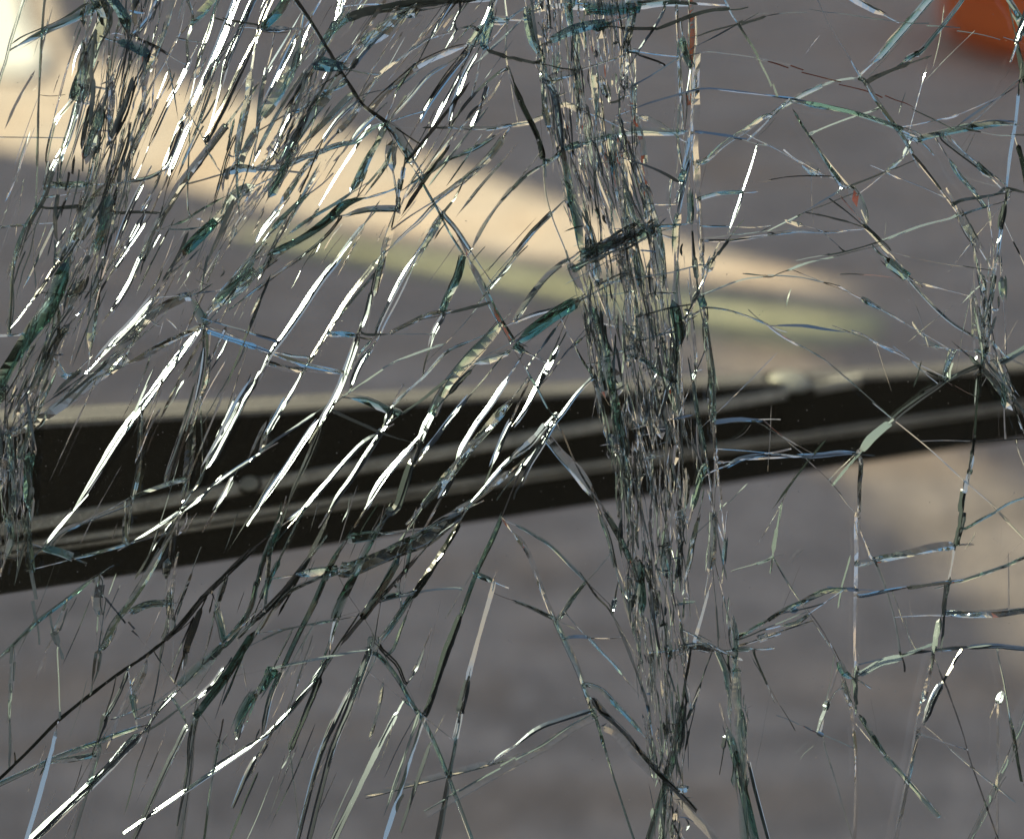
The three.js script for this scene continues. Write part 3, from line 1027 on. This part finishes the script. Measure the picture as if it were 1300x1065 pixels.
// cracks run into one another: an end that stops close to another crack is carried on to it
const bare = cracks.map((c) => c.pts.map((p) => p.slice()));
cracks.forEach((c, ci) => {
  for (const end of [0, 1]) {
    const p = end ? bare[ci][bare[ci].length - 1] : bare[ci][0]; let best = 15, hit = null;
    if (p[0] < -10 || p[0] > 1310 || p[1] < -10 || p[1] > 1000) { c[end ? 'joinB' : 'joinA'] = true; continue; }
    bare.forEach((o, oi) => { if (oi !== ci) for (let i = 0; i + 1 < o.length; i++) { const [ax, ay] = o[i], dx = o[i + 1][0] - ax, dy = o[i + 1][1] - ay, f = THREE.MathUtils.clamp(((p[0] - ax) * dx + (p[1] - ay) * dy) / (dx * dx + dy * dy || 1), 0, 1), d = Math.hypot(ax + dx * f - p[0], ay + dy * f - p[1]); if (d < best) { best = d; hit = [ax + dx * f, ay + dy * f]; } } });
    if (!hit) continue;
    if (c.look !== 'w' || best < 5) c[end ? 'joinB' : 'joinA'] = c.look !== 'w';
    if (best > 2.5) {
      const q = end ? c.pts[c.pts.length - 2] : c.pts[1], d1 = [p[0] - q[0], p[1] - q[1]], d2 = [hit[0] - p[0], hit[1] - p[1]], cos = (d1[0] * d2[0] + d1[1] * d2[1]) / (Math.hypot(...d1) * Math.hypot(...d2) || 1);
      if (cos > 0.75) end ? c.pts.push(hit) : c.pts.unshift(hit);
      else if (Math.hypot(...d1) > 45 && best < 7) c.pts[end ? c.pts.length - 1 : 0] = hit;
      else c[end ? 'joinB' : 'joinA'] = false;
    }
  }
});
// and where it stops short, a hairline runs on until it meets the next crack
const stubs = [];
cracks.forEach((c, ci) => {
  for (const end of [0, 1]) {
    const P = bare[ci], p = end ? P[P.length - 1] : P[0], q = end ? P[P.length - 2] : P[1], l = Math.hypot(p[0] - q[0], p[1] - q[1]) || 1, d = [(p[0] - q[0]) / l, (p[1] - q[1]) / l]; let best = 75;
    if (p[0] < -10 || p[0] > 1310 || p[1] < -10 || p[1] > 1000) continue;
    bare.forEach((o, oi) => { if (oi !== ci) for (let i = 0; i + 1 < o.length; i++) { const ex = o[i + 1][0] - o[i][0], ey = o[i + 1][1] - o[i][1], det = ex * d[1] - ey * d[0]; if (Math.abs(det) < 1e-6) continue; const rx = o[i][0] - p[0], ry = o[i][1] - p[1], t = (ex * ry - ey * rx) / det, s = (d[0] * ry - d[1] * rx) / det; if (s >= 0 && s <= 1 && t > 3 && t < best) best = t; } });
    if (best > 74) best = 14 + 20 * rnd();
    const b = 0.8 * gauss(); stubs.push({ look: c.look === 'w' || c.look === 'b' ? (rnd() < 0.5 ? 'm' : 's') : c.look === 'r' ? 'c' : c.look, w: Math.min(2.2, Math.max(0.9, c.w * 0.35)), pts: [[p[0] - d[0] * 6, p[1] - d[1] * 6], [p[0] + d[0] * best / 2 - d[1] * b, p[1] + d[1] * best / 2 + d[0] * b], [p[0] + d[0] * best, p[1] + d[1] * best]], size: best * 3, joinA: true, joinB: best < 74 });
  }
});
cracks.push(...stubs);
// fans of fine parallel cracks between the large ones
for (const [count, x0, x1, y0, y1, lean] of [[210, 20, 640, -40, 330, (x, y) => 0.3 + 0.0011 * Math.max(0, x - 120)], [90, -10, 330, 250, 560, (x, y) => 0.45], [80, 40, 560, 640, 1040, (x, y) => 0.42], [45, 880, 1300, 0, 1000, (x, y) => -0.4 + 1.6 * hash(x | 0, y | 0)]]) for (let i = 0; i < count; i++) {
  const x = x0 + (x1 - x0) * rnd(), y = y0 + (y1 - y0) * rnd(), L = 25 + 130 * rnd() ** 1.6, k = lean(x, y) + 0.09 * gauss(), d = Math.hypot(k, 1), dx = -k / d * L / 2, dy = L / d / 2, b = 3 * gauss(), r = rnd();
  const look = x0 > 800 ? (r < 0.5 ? 'c' : r < 0.8 ? 'k' : 'g') : r < 0.34 ? 'g' : r < 0.56 ? 'm' : r < 0.72 ? 's' : r < 0.82 ? 'w' : r < 0.92 ? 'c' : 'k', w = x0 > 800 ? 0.5 + 0.9 * rnd() : 0.8 + 3.4 * rnd() ** 2;
  cracks.push({ look, w, pts: [[x - dx, y - dy], [x + b * 0.4, y + b * 0.2], [x + dx, y + dy]], size: L * w * 3 });
}
// thin companions along one edge of a face, where the break meets the surface of the glass
const beside = (c, s, k) => c.pts.map((p, i) => { const q = c.pts[Math.min(i + 1, c.pts.length - 1)], o = c.pts[Math.max(0, i - 1)], dx = q[0] - o[0], dy = q[1] - o[1], d = Math.hypot(dx, dy) || 1; return [p[0] - dy / d * s * c.w * k, p[1] + dx / d * s * c.w * k]; });
for (const c of cracks.slice()) {
  const s = rnd() < 0.5 ? -1 : 1;
  if (c.look === 'w' && c.w > 4) cracks.push({ look: 'b', w: c.w * (0.22 + 0.2 * rnd()), pts: beside(c, s, 0.45 + 0.1 * rnd()), size: c.size * 0.2 });
  else if ('gk'.includes(c.look) && c.w > 4) {
    if (rnd() < 0.7) cracks.push({ look: rnd() < 0.5 ? 's' : 'c', w: 0.8 + 0.8 * rnd(), pts: beside(c, s, 0.46), size: c.size * 0.05, joinA: c.joinA, joinB: c.joinB });
    if (rnd() < 0.4) cracks.push({ look: 'k', w: 0.7 + 0.9 * rnd(), pts: beside(c, -s, 0.48), size: c.size * 0.05, joinA: c.joinA, joinB: c.joinB });
  }
}
cracks.sort((a, b) => b.size - a.size);
const small = {};
const LABEL = { m: 'dull grey crack', w: 'long straight crack with a smooth face', s: 'silvery crack', b: 'narrow crack with a polished face', g: 'dark green crack', k: 'near black crack', c: 'pale hairline crack', r: 'reddish hairline crack' };
cracks.forEach((c, i) => {
  const mats = MAT[c.look], k = Math.floor(rnd() * mats.length), g = shape(c.look, mats[k], c.w, c.pts, c.joinA, c.joinB);
  if (i < 290) obj('crack', g, mats[k], pane).userData.label = LABEL[c.look];
  else (small[c.look + k] ??= { m: mats[k], list: [] }).list.push(g);
});
// crushed bands: slivers of glass lying along the band
const BANDS = [
  [1800, [[735, -30, 65], [745, 100, 60], [755, 200, 56], [785, 300, 52], [800, 400, 58], [812, 500, 56], [825, 600, 46], [832, 700, 42], [838, 800, 38], [845, 900, 28], [848, 975, 20], [850, 1090, 24]]],
  [130, [[150, -30, 40], [140, 60, 36], [125, 130, 26], [110, 190, 14]]],
  [250, [[200, -30, 22], [170, 130, 22], [135, 250, 26], [105, 330, 28], [60, 430, 22], [10, 530, 24]]],
  [90, [[305, 170, 16], [285, 270, 26], [250, 350, 28], [170, 440, 24], [90, 500, 16]]],
  [90, [[400, 100, 18], [380, 150, 20], [350, 210, 16], [310, 270, 14]]],
  [80, [[18, 520, 22], [20, 620, 22], [14, 710, 14]]],
  [60, [[1266, 290, 6], [1256, 380, 12], [1252, 460, 14], [1280, 500, 10]]],
  [90, [[868, -20, 8], [866, 200, 8], [872, 400, 8], [885, 560, 8], [925, 760, 8], [940, 900, 10], [945, 1010, 12]]],
  [50, [[820, 290, 10], [790, 310, 16], [745, 330, 14]]],
];
const crushed = {};
for (const [count, spine] of BANDS) {
  const widest = Math.max(...spine.map((p) => p[2]));
  for (let i = 0; i < count; i++) {
    const f = rnd() * (spine.length - 1), k = Math.floor(f), t = f - k, a = spine[k], b = spine[k + 1], dx = b[0] - a[0], dy = b[1] - a[1], d = Math.hypot(dx, dy);
    const hw = a[2] + (b[2] - a[2]) * t; if (rnd() > hw / widest) continue;
    const off = (rnd() * 2 - 1) * hw, x = a[0] + dx * t - dy / d * off, y = a[1] + dy * t + dx / d * off;
    const across = rnd() < 0.07, ang = Math.atan2(dy, dx) + (across ? Math.PI / 2 + 0.25 * gauss() : 0.1 * gauss()), panel = rnd() < 0.05, L = across ? 8 + 20 * rnd() : panel ? 30 + 60 * rnd()   : 12 + 90 * rnd() ** 1.4, w = panel ? 5 + 7 * rnd() : 0.7 + 2.8 * rnd() ** 1.8;
    const look = ((r) => panel ? (r < 0.6 ? 'm' : 'g') : r < 0.26 ? 'g' : r < 0.47 ? 'c' : r < 0.8 ? 'm' : r < 0.97 ? 's' : 'w')(rnd());
    const bend = 2 * gauss(), ca = Math.cos(ang), sa = Math.sin(ang);
    const mats = MAT[look], mk = Math.floor(rnd() * mats.length), g = shape(look, mats[mk], w, [[x - ca * L / 2, y - sa * L / 2], [x - sa * bend, y + ca * bend], [x + ca * L / 2, y + sa * L / 2]]);
    (crushed[look + mk] ??= { m: mats[mk], list: [] }).list.push(g);
  }
}
for (const { m, list } of Object.values(small)) obj('small_cracks', mergeGeometries(list), m, pane).userData.kind = 'stuff';
for (const { m, list } of Object.values(crushed)) obj('crushed_glass', mergeGeometries(list), m, pane).userData.kind = 'stuff';
// dust on the glass
{
  const g = new THREE.IcosahedronGeometry(1, 0), N = 4000, im = new THREE.InstancedMesh(g, new THREE.MeshStandardMaterial({ color: rgb(0.4, 0.38, 0.35), roughness: 1 }), N), M = new THREE.Matrix4();
  for (let i = 0; i < N; i++) { const p = loc(-60 + 1420 * rnd(), -60 + 1200 * rnd(), HALF + 0.00004), r = (0.00004 + 0.0001 * rnd() ** 3); M.compose(p, new THREE.Quaternion(), V(r * (1 + rnd()), r, r * 0.6)); im.setMatrixAt(i, M); }
  im.name = 'dust_specks'; im.userData.kind = 'stuff'; pane.add(im);
}
renderer.render(scene, camera);
